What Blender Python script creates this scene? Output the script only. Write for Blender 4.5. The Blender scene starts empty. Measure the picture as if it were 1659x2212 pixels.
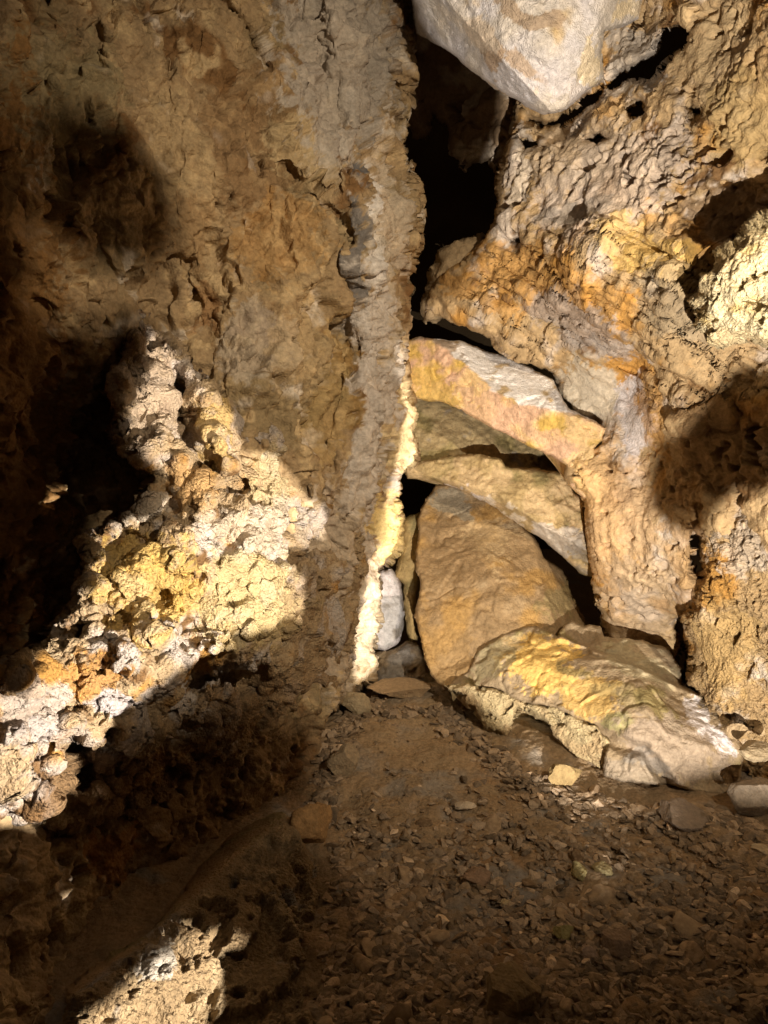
import bpy, math, random
import numpy as np
from mathutils import Vector

R_ = math.radians
F = np.float32
FW, FH = 1659.0, 2212.0            # tracing units over the picture
TV = math.tan(R_(34.0)); TH = TV*FW/FH
PITCH = R_(6.0)
CAM = np.array([0.0, 0.0, 1.55])
FWD = np.array([0.0, math.cos(PITCH), -math.sin(PITCH)])
UPV = np.array([0.0, math.sin(PITCH), math.cos(PITCH)])
RGT = np.array([1.0, 0.0, 0.0])
scene = bpy.context.scene
col = scene.collection

def ray(x, y):
    u = (np.asarray(x, float)-FW/2)/(FW/2)*TH
    v = -(np.asarray(y, float)-FH/2)/(FH/2)*TV
    return FWD + u[..., None]*RGT + v[..., None]*UPV
def W(x, y, d):
    return CAM + ray(x, y)*np.asarray(d, float)[..., None]

# ------------------------------------------------------------------ noise
_rng = np.random.RandomState(7)
PERM = np.concatenate([_rng.permutation(256)]*3).astype(np.int32)
G = _rng.normal(size=(256, 3)); G /= np.linalg.norm(G, axis=1)[:, None]; G = G.astype(F)
J = _rng.rand(256, 3).astype(F)
def _h(ix, iy, iz):
    return PERM[PERM[PERM[ix & 255] + (iy & 255)] + (iz & 255)]
def perlin(p, s=1.0, seed=0):
    q = (p*s + seed*17.37).astype(F)
    i = np.floor(q).astype(np.int32); f = q - i
    w = f*f*f*(f*(f*6-15)+10)
    r = 0
    for dx in (0, 1):
        wx = w[:, 0] if dx else 1-w[:, 0]
        for dy in (0, 1):
            wy = w[:, 1] if dy else 1-w[:, 1]
            for dz in (0, 1):
                wz = w[:, 2] if dz else 1-w[:, 2]
                g = G[_h(i[:, 0]+dx, i[:, 1]+dy, i[:, 2]+dz)]
                d = g[:, 0]*(f[:, 0]-dx)+g[:, 1]*(f[:, 1]-dy)+g[:, 2]*(f[:, 2]-dz)
                r = r + wx*wy*wz*d
    return r*1.6
def fbm(p, s=1.0, oct=4, seed=0, gain=0.5, ridged=False):
    a, t, r = 1.0, 0.0, 0
    for k in range(oct):
        n = perlin(p, s*2.03**k, seed+k*3)
        if ridged: n = 1-2*np.abs(n)
        r = r + a*n; t += a; a *= gain
    return r/t
def worley(p, s=1.0, seed=0, vec=False):
    q = (p*s + seed*11.13).astype(F)
    i = np.floor(q).astype(np.int32); f = q-i
    f1 = np.full(len(q), 9.0, F); f2 = f1.copy(); idn = np.zeros(len(q), np.int32); vv = np.zeros((len(q), 3), F)
    for dx in (-1, 0, 1):
        for dy in (-1, 0, 1):
            for dz in (-1, 0, 1):
                h = _h(i[:, 0]+dx, i[:, 1]+dy, i[:, 2]+dz)
                c = J[h]
                d = (c[:, 0]+dx-f[:, 0])**2+(c[:, 1]+dy-f[:, 1])**2+(c[:, 2]+dz-f[:, 2])**2
                m = d < f1
                f2 = np.where(m, f1, np.minimum(f2, d))
                f1 = np.where(m, d, f1); idn = np.where(m, h, idn)
                if vec: vv = np.where(m[:, None], f-c-np.array([dx, dy, dz], F), vv)
    if vec: return np.sqrt(f1), np.sqrt(f2), idn, vv
    return np.sqrt(f1), np.sqrt(f2), idn
def sm(x, a, b):
    t = np.clip((x-a)/(b-a), 0, 1); return t*t*(3-2*t)

# ------------------------------------------------------------------ 2D tools
def sdf(px, py, poly):
    """signed distance to a polygon, positive inside"""
    P = np.asarray(poly, float); Q = np.roll(P, -1, 0)
    best = np.full(px.shape, 1e18); ins = np.zeros(px.shape, bool)
    for (ax, ay), (bx, by) in zip(P, Q):
        dx, dy = bx-ax, by-ay
        t = np.clip(((px-ax)*dx+(py-ay)*dy)/(dx*dx+dy*dy+1e-9), 0, 1)
        d = (px-ax-t*dx)**2+(py-ay-t*dy)**2
        best = np.minimum(best, d)
        if ay != by:
            c = ((ay > py) != (by > py)) & (px < (bx-ax)*(py-ay)/(by-ay)+ax)
            ins ^= c
    d = np.sqrt(best)
    return np.where(ins, d, -d)
def rbf(ctrl):
    c = np.asarray(ctrl, float); xy = c[:, :2]/1000.0; n = len(c)
    def k(r2): return 0.5*r2*np.log(r2+1e-9)
    A = np.zeros((n+3, n+3))
    d2 = ((xy[:, None]-xy[None])**2).sum(-1)
    A[:n, :n] = k(d2)+np.eye(n)*2e-4
    A[:n, n] = 1; A[:n, n+1:] = xy; A[n, :n] = 1; A[n+1:, :n] = xy.T
    w = np.linalg.solve(A, np.concatenate([c[:, 2], [0, 0, 0]]))
    lo, hi = c[:, 2].min()-0.25, c[:, 2].max()+0.3
    def f(x, y):
        x = np.asarray(x, float)/1000; y = np.asarray(y, float)/1000
        r = w[n]+w[n+1]*x+w[n+2]*y
        for j in range(n):
            r = r+w[j]*k((x-xy[j, 0])**2+(y-xy[j, 1])**2)
        return np.clip(r, lo, hi)
    return f
def axis(lo, hi, st, flo, fhi, out=5.0):
    v = [max(lo, flo-0)]; 
    mid = np.arange(max(lo, flo), min(hi, fhi)+st, st)
    a = mid
    if lo < flo: a = np.concatenate([np.arange(flo-st*out, lo-st*out, -st*out)[::-1], a])
    if hi > fhi: a = np.concatenate([a, np.arange(a[-1]+st*out, hi+st*out, st*out)])
    return a

# ------------------------------------------------------------------ materials
def rock_material(name, rough=0.82, bump=0.35, fine=140.0, spec=0.25, attr=True, base=(0.2, 0.13, 0.07), beads=0):
    m = bpy.data.materials.new(name); m.use_nodes = True
    nt = m.node_tree; N = nt.nodes; L = nt.links
    b = N['Principled BSDF']; b.inputs['Roughness'].default_value = rough
    b.inputs['Specular IOR Level'].default_value = spec
    tc = N.new('ShaderNodeTexCoord')
    n1 = N.new('ShaderNodeTexNoise'); n1.inputs['Scale'].default_value = fine*0.35; n1.inputs['Detail'].default_value = 6; n1.inputs['Roughness'].default_value = 0.65
    n2 = N.new('ShaderNodeTexNoise'); n2.inputs['Scale'].default_value = fine; n2.inputs['Detail'].default_value = 3
    L.new(tc.outputs['Object'], n1.inputs['Vector']); L.new(tc.outputs['Object'], n2.inputs['Vector'])
    mr = N.new('ShaderNodeMapRange'); mr.inputs['From Min'].default_value = 0.3; mr.inputs['From Max'].default_value = 0.7
    mr.inputs['To Min'].default_value = 0.72; mr.inputs['To Max'].default_value = 1.25
    L.new(n1.outputs['Fac'], mr.inputs['Value'])
    vm = N.new('ShaderNodeVectorMath'); vm.operation = 'SCALE'
    if attr:
        at = N.new('ShaderNodeAttribute'); at.attribute_name = 'albedo'; L.new(at.outputs['Color'], vm.inputs[0])
    else:
        cr = N.new('ShaderNodeValToRGB'); n3 = N.new('ShaderNodeTexNoise'); n3.inputs['Scale'].default_value = 3.0
        oi = N.new('ShaderNodeObjectInfo')
        mm = N.new('ShaderNodeMath'); mm.operation = 'ADD'; mm.use_clamp = True
        ms = N.new('ShaderNodeMath'); ms.operation = 'MULTIPLY_ADD'; ms.inputs[1].default_value = 0.6; ms.inputs[2].default_value = -0.3
        L.new(oi.outputs['Random'], ms.inputs[0]); L.new(ms.outputs[0], mm.inputs[0]); L.new(n3.outputs['Fac'], mm.inputs[1])
        L.new(tc.outputs['Object'], n3.inputs['Vector']); L.new(mm.outputs[0], cr.inputs['Fac'])
        e = cr.color_ramp.elements
        e[0].position = 0.15; e[0].color = (base[0]*0.55, base[1]*0.5, base[2]*0.45, 1)
        e[1].position = 0.9; e[1].color = (base[0]*1.7, base[1]*1.75, base[2]*1.8, 1)
        L.new(cr.outputs['Color'], vm.inputs[0])
    L.new(mr.outputs['Result'], vm.inputs['Scale'])
    L.new(vm.outputs['Vector'], b.inputs['Base Color'])
    vo = N.new('ShaderNodeTexVoronoi'); vo.inputs['Scale'].default_value = beads; L.new(tc.outputs['Object'], vo.inputs['Vector'])
    vs = N.new('ShaderNodeMath'); vs.operation = 'MULTIPLY_ADD'; vs.inputs[1].default_value = -1.1; L.new(vo.outputs['Distance'], vs.inputs[0]); L.new(n2.outputs['Fac'], vs.inputs[2])
    ad = N.new('ShaderNodeMath'); ad.operation = 'ADD'
    L.new(n1.outputs['Fac'], ad.inputs[0]); L.new((vs if beads else n2).outputs[0], ad.inputs[1])
    bp = N.new('ShaderNodeBump'); bp.inputs['Strength'].default_value = bump; bp.inputs['Distance'].default_value = 0.012
    L.new(ad.outputs[0], bp.inputs['Height']); L.new(bp.outputs['Normal'], b.inputs['Normal'])
    return m
M_ROCK = rock_material('rock', beads=95)
M_SMOOTH = rock_material('smooth_rock', bump=0.55, rough=0.78, spec=0.25, beads=150)
M_POP = rock_material('popcorn_rock', bump=0.9, fine=220, rough=0.75, spec=0.3, beads=85)

TAN = (.40, .27, .14); OCHRE = (.47, .25, .065); PALE = (.60, .52, .43); LAV = (.62, .58, .60); GREY = (.24, .215, .19)
BROWN = (.20, .11, .045); RUST = (.26, .105, .022); CREAM = (.68, .55, .33); OLIVE = (.24, .19, .085); PINK = (.62, .40, .27)
WHITE = (.80, .78, .78); DARK = (.07, .045, .022); SAND = (.50, .37, .21); GOLD = (.60, .40, .11)

def paint(P, X, Y, base, mix=(), patches=(), seed=0):
    """albedo: base stone, noise-shaped veins of other stone, located stains and patches of painted shade"""
    n = len(P); c = np.tile(np.array(base, F), (n, 1))
    for k, (cc, s, th, wd) in enumerate(mix):
        v = fbm(P, s, 4, seed+31*k+5)
        m = sm(v, th-wd*.6, th+wd*.6)[:, None]
        c = c*(1-m)+np.array(cc, F)*m
    if patches:
        wx = fbm(P, 4.0, 4, seed+101)*60; wy = fbm(P, 4.0, 4, seed+151)*60
        w2 = fbm(P, 18.0, 5, seed+171, 0.65)*0.9
        for (px, py, rx, ry, ang, cc, st) in patches:
            ca, sa = math.cos(R_(ang)), math.sin(R_(ang))
            dx, dy = X+wx-px, Y+wy-py
            u = (dx*ca+dy*sa)/rx; v = (-dx*sa+dy*ca)/ry
            r = np.sqrt(u*u+v*v)+w2
            m = (1-sm(r, 0.82, 1.02))[:, None]*st
            c = c*(1-m)+np.array(cc, F)*m
    c = c*(1+0.25*fbm(P, 9.0, 4, seed+77))[:, None]
    return np.clip(c, 0.004, 0.9)

# ------------------------------------------------------------------ reliefs (metres, outward)
def warp3(P, s, a, seed, o=2):
    return P + a*np.stack([fbm(P, s, o, seed+1), fbm(P, s, o, seed+2), fbm(P, s, o, seed+3)], 1)
def r_popcorn(P, size=0.05, amp=0.030, seed=0, cover=None, lump=0.05, bead=0.017):
    """cauliflower crust: lumps, beads on them, and deep gaps between some clumps"""
    q = warp3(P, 0.9/size, size*0.3, seed)
    f1, f2, _ = worley(q, 0.75/size, seed+4)
    g1, g2, _ = worley(q, 1/bead, seed+5)
    k1, k2, _ = worley(q, 0.52/bead, seed+15)
    h = amp*(0.55*(0.5-f1*f1)+0.45*fbm(P, 0.8/size, 2, seed+6))+0.42*bead*(0.5-g1*g1*1.2)+0.62*bead*(0.45-k1*k1*1.1)
    vary = sm(fbm(P, 0.11/size, 3, seed+7), -0.25, 0.3)
    h = h*(0.35+0.8*vary)
    vl = np.abs(fbm(q, 0.42/size, 3, seed+12))
    h = h-amp*0.7*vary*(1-sm(vl, 0.0, 0.06))
    h = h-amp*1.8*sm(fbm(q, 0.5/size, 3, seed+8), 0.26, 0.42)
    h = h + lump*fbm(P, 4.5, 3, seed+9)
    if cover is not None: h = h*cover
    return h
def r_rough(P, amp=0.03, s=6.0, seed=0, oct=5):
    return amp*(fbm(P, s, oct, seed, 0.55))
def r_facets(P, size=0.25, amp=0.05, seed=0):
    q = warp3(P, 5, 0.10, seed, 3)
    f1, f2, idn, vv = worley(q, 1/size, seed, True)
    lvl = J[idn, 0]-0.5
    edge = np.clip((f2-f1)*3.0, 0, 1)
    tl = J[(idn*7+13) & 255]-0.5; edge = sm(f2-f1, 0, 0.12)
    return amp*(lvl*0.8*edge+(vv*tl).sum(1)*2.2*edge) - amp*0.22*(1-np.clip((f2-f1)*12, 0, 1))*(J[idn, 2] > 0.55)
def r_break(P, amp, R, seed=0, n=16, cell=None):
    """broken faces: a blunt polyhedron, plus smaller chipped facets with crisp edges"""
    c = P.mean(0); rg = np.random.RandomState(seed)
    q = (warp3(P, 2.5/R, 0.05*R, seed, 3)-c)/R
    h = np.zeros(len(P))
    for k in range(n):
        a = rg.normal(size=3); a /= np.linalg.norm(a)
        h = np.maximum(h, q@a-rg.uniform(0.05, 0.5))
    out = -amp*h
    for lv in (0.34, 0.15):
        g = np.zeros(len(P)); w = warp3(P, 2/(R*lv), 0.06*R*lv, seed+7, 2)
        f1, f2, idn, vv = worley(w, 1/(R*lv*1.6), seed+3, True)
        tl = J[(idn*7+13) & 255]-0.5
        v = (vv*tl).sum(1)*1.6+(J[idn, 1]-0.5)*0.25
        out = out+amp*lv*0.55*v*sm(f2-f1, 0, 0.10)
    return out
def r_strata(P, direction, amp=0.03, s=7.0, stretch=6.0, seed=0):
    d = np.array(direction, float); d /= np.linalg.norm(d)
    a = P@d
    Q = P - np.outer(a, d)*(1-1/stretch)
    return amp*fbm(Q, s, 4, seed, 0.55, ridged=True)

# ------------------------------------------------------------------ sheets
def tag(o, label=None, cat=None, group=None, kind=None):
    if label: o['label'] = label
    if cat: o['category'] = cat
    if group: o['group'] = group
    if kind: o['kind'] = kind
    return o
def link_mesh(name, V, faces, colr, mat, parent=None, smooth=True, origin=None):
    V = np.asarray(V, float)
    o0 = V.mean(0) if origin is None else np.asarray(origin)
    me = bpy.data.meshes.new(name)
    me.vertices.add(len(V)); me.vertices.foreach_set('co', (V-o0).astype(F).ravel())
    nl = sum(f.size for f in faces); nf = sum(len(f) for f in faces)
    me.loops.add(nl); me.polygons.add(nf)
    me.loops.foreach_set('vertex_index', np.concatenate([f.ravel() for f in faces]).astype(np.int32))
    tot = np.concatenate([np.full(len(f), f.shape[1], np.int32) for f in faces])
    st = np.concatenate([[0], np.cumsum(tot)[:-1]]).astype(np.int32)
    me.polygons.foreach_set('loop_start', st)
    try: me.polygons.foreach_set('loop_total', tot)
    except Exception: pass
    me.polygons.foreach_set('use_smooth', np.full(nf, smooth))
    if colr is not None:
        at = me.color_attributes.new('albedo', 'FLOAT_COLOR', 'POINT')
        at.data.foreach_set('color', np.concatenate([colr, np.ones((len(colr), 1))], 1).astype(F).ravel())
    me.materials.append(mat); me.update(calc_edges=True)
    o = bpy.data.objects.new(name, me); col.objects.link(o); o.location = o0
    if parent is not None: o.parent = parent; o.location = o0-np.array(parent.location)
    return o

def sheet(name, poly, depth, relief, color, step=3.0, edge=(40, 0.15), thick=0.35, holes=(), warp=(12, 5),
          mat=M_ROCK, seed=0, cap=False, parent=None, efield=None, place=None, out=3.5, shape=None, fade=0.55):
    """A rock body: its outline, real distance and relief; sides and thickness go away from the viewer."""
    P0 = np.asarray(poly, float)
    x0, y0 = P0.min(0)-20; x1, y1 = P0.max(0)+20
    xs = axis(x0, x1, step, -30, FW+30, out); ys = axis(y0, y1, step, -30, FH+30, out)
    X, Y = np.meshgrid(xs, ys)
    q = np.stack([X.ravel()/100, Y.ravel()/100, np.full(X.size, seed*1.7)], 1)
    wx = (warp[0]*fbm(q, 1.2, 3, seed+1)+1.2*warp[1]*fbm(q, 3.1, 4, seed+2, 0.6)).reshape(X.shape)
    wy = (warp[0]*fbm(q, 1.2, 3, seed+3)+1.2*warp[1]*fbm(q, 3.1, 4, seed+4, 0.6)).reshape(X.shape)
    if efield is None:
        e = sdf(X+wx, Y+wy, poly)
        for h in holes: e = np.minimum(e, -sdf(X+wx*1.3, Y+wy*1.3, h))
    else: e = efield(X+wx, Y+wy)
    gy, gx = np.gradient(e, ys, xs)
    gl = np.sqrt(gx*gx+gy*gy)+1e-6
    keep = e > -step*0.8
    near = keep & (e < step*0.6)
    X = np.where(near, X-np.clip(e, -step, step)*gx/gl/np.maximum(gl, .5), X); Y = np.where(near, Y-np.clip(e, -step, step)*gy/gl/np.maximum(gl, .5), Y)
    e = np.where(near, 0, e)
    c = keep[:-1, :-1] & keep[1:, :-1] & keep[:-1, 1:] & keep[1:, 1:]
    ny, nx = X.shape
    idx = np.arange(nx*ny).reshape(ny, nx)
    quads = np.stack([idx[:-1, :-1][c], idx[1:, :-1][c], idx[1:, 1:][c], idx[:-1, 1:][c]], 1)
    used = np.zeros(nx*ny, bool); used[quads.ravel()] = True
    remap = np.cumsum(used)-1
    if place is None:
        D = depth(X, Y)
        if shape is not None: D = D+shape(X, Y)
        ew = np.clip(e/edge[0], 0, 1)
        D = D+edge[1]*(1-np.sqrt(np.clip(1-(1-ew)**2, 0, 1)))
        Pw = W(X, Y, D)
    else: Pw = place(X, Y, e)
    dX = np.gradient(Pw, axis=1); dY = np.gradient(Pw, axis=0)
    Nn = np.cross(dX, dY); Nn /= np.linalg.norm(Nn, axis=2)[..., None]+1e-12
    back = ray(X, Y) if place is None else (Pw-place.origin)
    back = back/np.linalg.norm(back, axis=2)[..., None]
    fl = (Nn*back).sum(-1) > 0
    Nn[fl] *= -1
    u = used
    P = Pw.reshape(-1, 3)[u]; Nn = Nn.reshape(-1, 3)[u]; Xf = X.ravel()[u]; Yf = Y.ravel()[u]; Bk = back.reshape(-1, 3)[u]; Ef = e.ravel()[u]
    if fade == 1.0: Nn = -Bk*0.85+Nn*0.15*sm(Ef, 0, 30)[:, None]
    outd = np.maximum(np.maximum(-Xf, Xf-FW), np.maximum(-Yf, Yf-FH)) if place is None else np.zeros(len(P))-99
    calm = 1-0.7*sm(outd, 25, 90)
    P = P+Nn*calm[:, None]*(relief(P, Xf, Yf, Ef)*(fade+(1-fade)*sm(Ef, 0, 14)))[:, None]
    quads = remap[quads]
    # boundary edges -> sides
    E = np.concatenate([quads[:, [0, 1]], quads[:, [1, 2]], quads[:, [2, 3]], quads[:, [3, 0]]])
    key = np.minimum(E[:, 0], E[:, 1]).astype(np.int64)*len(P)+np.maximum(E[:, 0], E[:, 1])
    uq, ix, cnt = np.unique(key, return_index=True, return_counts=True)
    B = E[ix[cnt == 1]]
    bv = np.unique(B); n0 = len(P)
    m2 = np.full(n0, -1); m2[bv] = np.arange(len(bv))
    cen = P.mean(0)
    rings = []
    faces = [quads[:, ::-1]]; prev = None
    colr = color(P, Xf, Yf)
    allV = [P]; allC = [colr]; base = n0
    steps = 3
    for k in range(1, steps+1):
        t = thick*k/steps
        Vk = P[bv]+Bk[bv]*t
        if cap: Vk = Vk+(cen+Bk.mean(0)*t-Vk)*(0.55*(k/steps)**2)
        Vk = Vk+0.02*np.stack([perlin(Vk, 9, seed+41), perlin(Vk, 9, seed+42), perlin(Vk, 9, seed+43)], 1)
        allV.append(Vk); allC.append(colr[bv])
        a = B[:, 0] if k == 1 else base-len(bv)+m2[B[:, 0]]
        b = B[:, 1] if k == 1 else base-len(bv)+m2[B[:, 1]]
        faces.append(np.stack([a, b, base+m2[B[:, 1]], base+m2[B[:, 0]]], 1))
        base += len(bv)
    if cap:
        allV.append((cen+Bk.mean(0)*thick)[None]); allC.append(colr[:1])
        faces.append(np.stack([base-len(bv)+m2[B[:, 0]], base-len(bv)+m2[B[:, 1]], np.full(len(B), base)], 1))
    return link_mesh(name, np.concatenate(allV), faces, np.concatenate(allC), mat, parent)

def const(v): return lambda X, Y: np.full(np.shape(X), float(v))
def linedist(X, Y, pts, power=1):
    P = np.asarray(pts, float); best = np.full(np.shape(X), 1e18)
    for (ax, ay), (bx, by) in zip(P[:-1], P[1:]):
        dx, dy = bx-ax, by-ay
        t = np.clip(((X-ax)*dx+(Y-ay)*dy)/(dx*dx+dy*dy), 0, 1)
        best = np.minimum(best, (X-ax-t*dx)**2+(Y-ay-t*dy)**2)
    return np.sqrt(best)

Q = 1.0      # mesh density (larger = coarser)
# ================================================================== LEFT WALL
LEFT_CTRL = [(-400, -300, 1.5), (-400, 800, 1.7), (-400, 1600, 1.6), (-400, 2500, 1.3), (0, -200, 2.25), (0, 0, 2.3), (0, 500, 2.3), (0, 900, 2.45), (0, 1250, 2.6), (0, 1500, 2.5),
    (0, 1900, 2.1), (0, 2212, 1.9), (400, -200, 2.95), (400, 0, 3.0), (350, 350, 2.85), (400, 600, 3.0), (300, 900, 3.1), (450, 850, 3.0), (280, 1250, 3.1), (150, 650, 2.6),
    (620, 100, 3.35), (620, 500, 3.25), (600, 900, 3.2), (760, 300, 3.65), (740, 700, 3.55), (790, 0, 3.75), (770, 520, 3.5), (870, 0, 4.1), (880, 400, 4.0), (870, 700, 4.0), (810, 620, 3.72),
    (760, 1050, 3.6), (860, 950, 4.1), (840, 1150, 4.15), (800, 1400, 4.25), (700, 1300, 3.65), (735, 1450, 3.85), (500, 1300, 3.2), (400, 1750, 2.95), (150, 1850, 2.45),
    (350, 1950, 2.7), (560, 1750, 3.15), (660, 1620, 3.5), (200, 2200, 2.2), (500, 2300, 2.4)]
dleft = rbf(LEFT_CTRL)
def shape_left(X, Y):
    q = np.stack([X.ravel()/100, Y.ravel()/260, 0*X.ravel()], 1)
    s = 0.10*fbm(q, 0.9, 3, 4).reshape(X.shape)
    # vertical ridge with dark mineral vein, and the groove beside it
    l = linedist(X, Y, [(700, -50), (760, 160), (790, 400), (790, 640), (800, 900), (770, 1100), (720, 1240)])
    s = s-0.07*np.exp(-(l/34)**2)
    l = linedist(X, Y, [(690, 100), (735, 400), (745, 700), (700, 1010), (640, 1190)])
    s = s+0.06*np.exp(-(l/18)**2)
    l = linedist(X, Y, [(480, 0), (540, 70), (575, 150)])
    s = s+0.09*np.exp(-(l/9)**2)
    l = linedist(X, Y, [(620, 360), (655, 400), (700, 440), (740, 480)])
    s = s+0.08*np.exp(-(l/9)**2)
    l = linedist(X, Y, [(460, 650), (445, 720), (400, 560)])
    s = s+0.07*np.exp(-(l/16)**2)
    l = linedist(X, Y, [(850, 60), (868, 300), (880, 500)])
    s = s+0.10*np.exp(-(l/12)**2)
    return s
def rel_left(P, X, Y, E):
    smooth = (1-sm(Y+X*0.25, 450, 800))*(1-sm(np.abs(X-440), 90, 200)*0.25)
    rib = sm(X, 690, 770)*sm(Y, 520, 760)
    low = sm(Y, 980, 1250)
    pop = np.clip(rib+low+0.15, 0, 1)*(0.6+0.5*fbm(P, 3, 2, 12))
    h = r_popcorn(P, 0.050, 0.030, 1, pop, 0.05)
    h = h+r_facets(P, 0.22, 0.05, 3)*(1-pop*0.8)+r_rough(P, 0.13, 3.2, 5)+r_rough(P, 0.045, 13.0, 6, 5)*(1-0.5*pop)
    st = r_strata(P, (0.25, 0.45, -1.0), 0.034, 8.0, 4.0, 8)*(1-0.7*pop)
    vl = np.abs(fbm(warp3(P, 4, .08, 9)*np.array([1.4, 1, .7]), 3.2, 3, 15)); h = h-0.05*(1-sm(vl, 0, 0.05))*sm(fbm(P, 2.5, 2, 16), 0.0, 0.3)
    pit = fbm(warp3(P, 9, .03, 4)*np.array([1.3, 1, .6]), 9, 3, 14); h = h-0.06*sm(pit, 0.26, 0.38)
    return h+st
def col_left(P, X, Y):
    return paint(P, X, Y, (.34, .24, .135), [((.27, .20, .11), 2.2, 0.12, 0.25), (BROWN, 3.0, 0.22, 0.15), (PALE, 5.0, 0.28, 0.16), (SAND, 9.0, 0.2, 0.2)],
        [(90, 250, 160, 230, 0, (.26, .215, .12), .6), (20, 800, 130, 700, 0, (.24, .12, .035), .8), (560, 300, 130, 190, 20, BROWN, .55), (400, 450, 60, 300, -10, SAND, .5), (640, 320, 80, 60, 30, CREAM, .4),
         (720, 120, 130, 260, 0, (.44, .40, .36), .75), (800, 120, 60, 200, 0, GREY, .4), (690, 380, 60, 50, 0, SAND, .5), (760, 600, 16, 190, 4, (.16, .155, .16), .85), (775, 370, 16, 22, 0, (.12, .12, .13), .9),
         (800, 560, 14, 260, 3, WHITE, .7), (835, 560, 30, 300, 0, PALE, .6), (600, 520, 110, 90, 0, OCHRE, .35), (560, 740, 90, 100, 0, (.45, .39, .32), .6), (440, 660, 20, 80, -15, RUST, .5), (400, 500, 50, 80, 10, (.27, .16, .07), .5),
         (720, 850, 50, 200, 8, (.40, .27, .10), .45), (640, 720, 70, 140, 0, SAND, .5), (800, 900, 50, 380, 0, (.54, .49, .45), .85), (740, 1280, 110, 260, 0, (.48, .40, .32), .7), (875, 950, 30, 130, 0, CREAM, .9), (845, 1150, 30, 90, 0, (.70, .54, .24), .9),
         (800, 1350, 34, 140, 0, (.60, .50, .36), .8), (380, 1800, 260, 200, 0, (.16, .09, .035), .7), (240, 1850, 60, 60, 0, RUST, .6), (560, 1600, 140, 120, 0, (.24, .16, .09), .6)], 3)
left_poly = [(-420, -300), (872, -300), (885, 0), (884, 80), (893, 140), (872, 300), (884, 370), (905, 430), (902, 520), (880, 600), (884, 700), (872, 780), (884, 830), (893, 850), (896, 1000), (864, 1022), (852, 1080), (872, 1120),
    (868, 1195), (818, 1238), (826, 1330), (812, 1400), (811, 1478), (760, 1500), (700, 1560), (690, 1690), (620, 1790), (560, 1900), (560, 2400), (-420, 2450)]
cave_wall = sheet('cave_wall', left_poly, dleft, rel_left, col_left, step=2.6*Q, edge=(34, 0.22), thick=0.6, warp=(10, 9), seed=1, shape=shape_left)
tag(cave_wall, kind='structure')

# ================================================================== POPCORN LEDGE (left, lit)
LEDGE_CTRL = [(315, 690, 2.86), (250, 850, 2.68), (350, 900, 2.72), (450, 850, 2.93), (540, 960, 3.0), (650, 1030, 3.3), (760, 1050, 3.75), (770, 1300, 3.9), (700, 1150, 3.4), (600, 1250, 2.95), (300, 1150, 2.55),
    (180, 1200, 2.4), (400, 1300, 2.55), (550, 1400, 2.85), (300, 1400, 2.36), (100, 1400, 2.12), (100, 1600, 2.05), (0, 1500, 1.95), (300, 1600, 2.5), (500, 1550, 2.95), (700, 1500, 3.8), (620, 1450, 3.2), (400, 1720, 3.0),
    (100, 1780, 2.25), (-250, 1600, 1.6), (560, 1650, 3.4), (480, 760, 3.2)]
dledge = rbf(LEDGE_CTRL)
def shape_ledge(X, Y):
    q = np.stack([X.ravel()/100, Y.ravel()/100, 0*X.ravel()+3], 1)
    s = 0.22*fbm(q, 0.85, 4, 14).reshape(X.shape)
    l = linedist(X, Y, [(370, 800), (400, 900), (410, 960), (450, 1000)])          # dark pocket behind the pinnacle
    s = s+0.22*np.exp(-(l/26)**2)
    l = linedist(X, Y, [(420, 1010), (500, 1040), (560, 1090)]); s = s+0.12*np.exp(-(l/22)**2)
    l = linedist(X, Y, [(640, 1200), (700, 1150), (740, 1100)]); s = s+0.22*np.exp(-(l/24)**2)
    l = linedist(X, Y, [(420, 1470), (480, 1455), (540, 1470)]); s = s+0.35*np.exp(-(l/30)**2)
    l = linedist(X, Y, [(165, 1610), (185, 1690)]); s = s+0.25*np.exp(-(l/18)**2)
    l = linedist(X, Y, [(470, 1060), (500, 1065)]); s = s+0.08*np.exp(-(l/12)**2)
    d = sdf(X, Y, [(230, 1130), (340, 1165), (430, 1210), (450, 1390), (330, 1440), (250, 1350), (180, 1300)])  # bare scooped face
    s = s+0.07*sm(d, -30, 30)
    return s
def rel_ledge(P, X, Y, E):
    bare = sm(sdf(X, Y, [(230, 1140), (330, 1150), (450, 1210), (440, 1280), (470, 1400), (400, 1440), (250, 1380), (230, 1250)]), -30, 40)*0.75
    bare = np.maximum(bare, 0.8*sm(sdf(X, Y, [(150, 1390), (240, 1380), (240, 1500), (130, 1530)]), -20, 30))
    pop = (1-bare)*(0.75+0.5*fbm(P, 3.5, 2, 22))
    h = r_popcorn(P, 0.060, 0.045, 21, pop, 0.06, 0.020)
    h = h+r_rough(P, 0.09, 5, 23, 3)+r_rough(P, 0.014, 18, 24, 3)+r_facets(P, 0.10, 0.05, 25)*bare
    h = h-0.05*sm(fbm(P, 8, 3, 29), 0.22, 0.42)*(1-bare)
    return h
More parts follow.
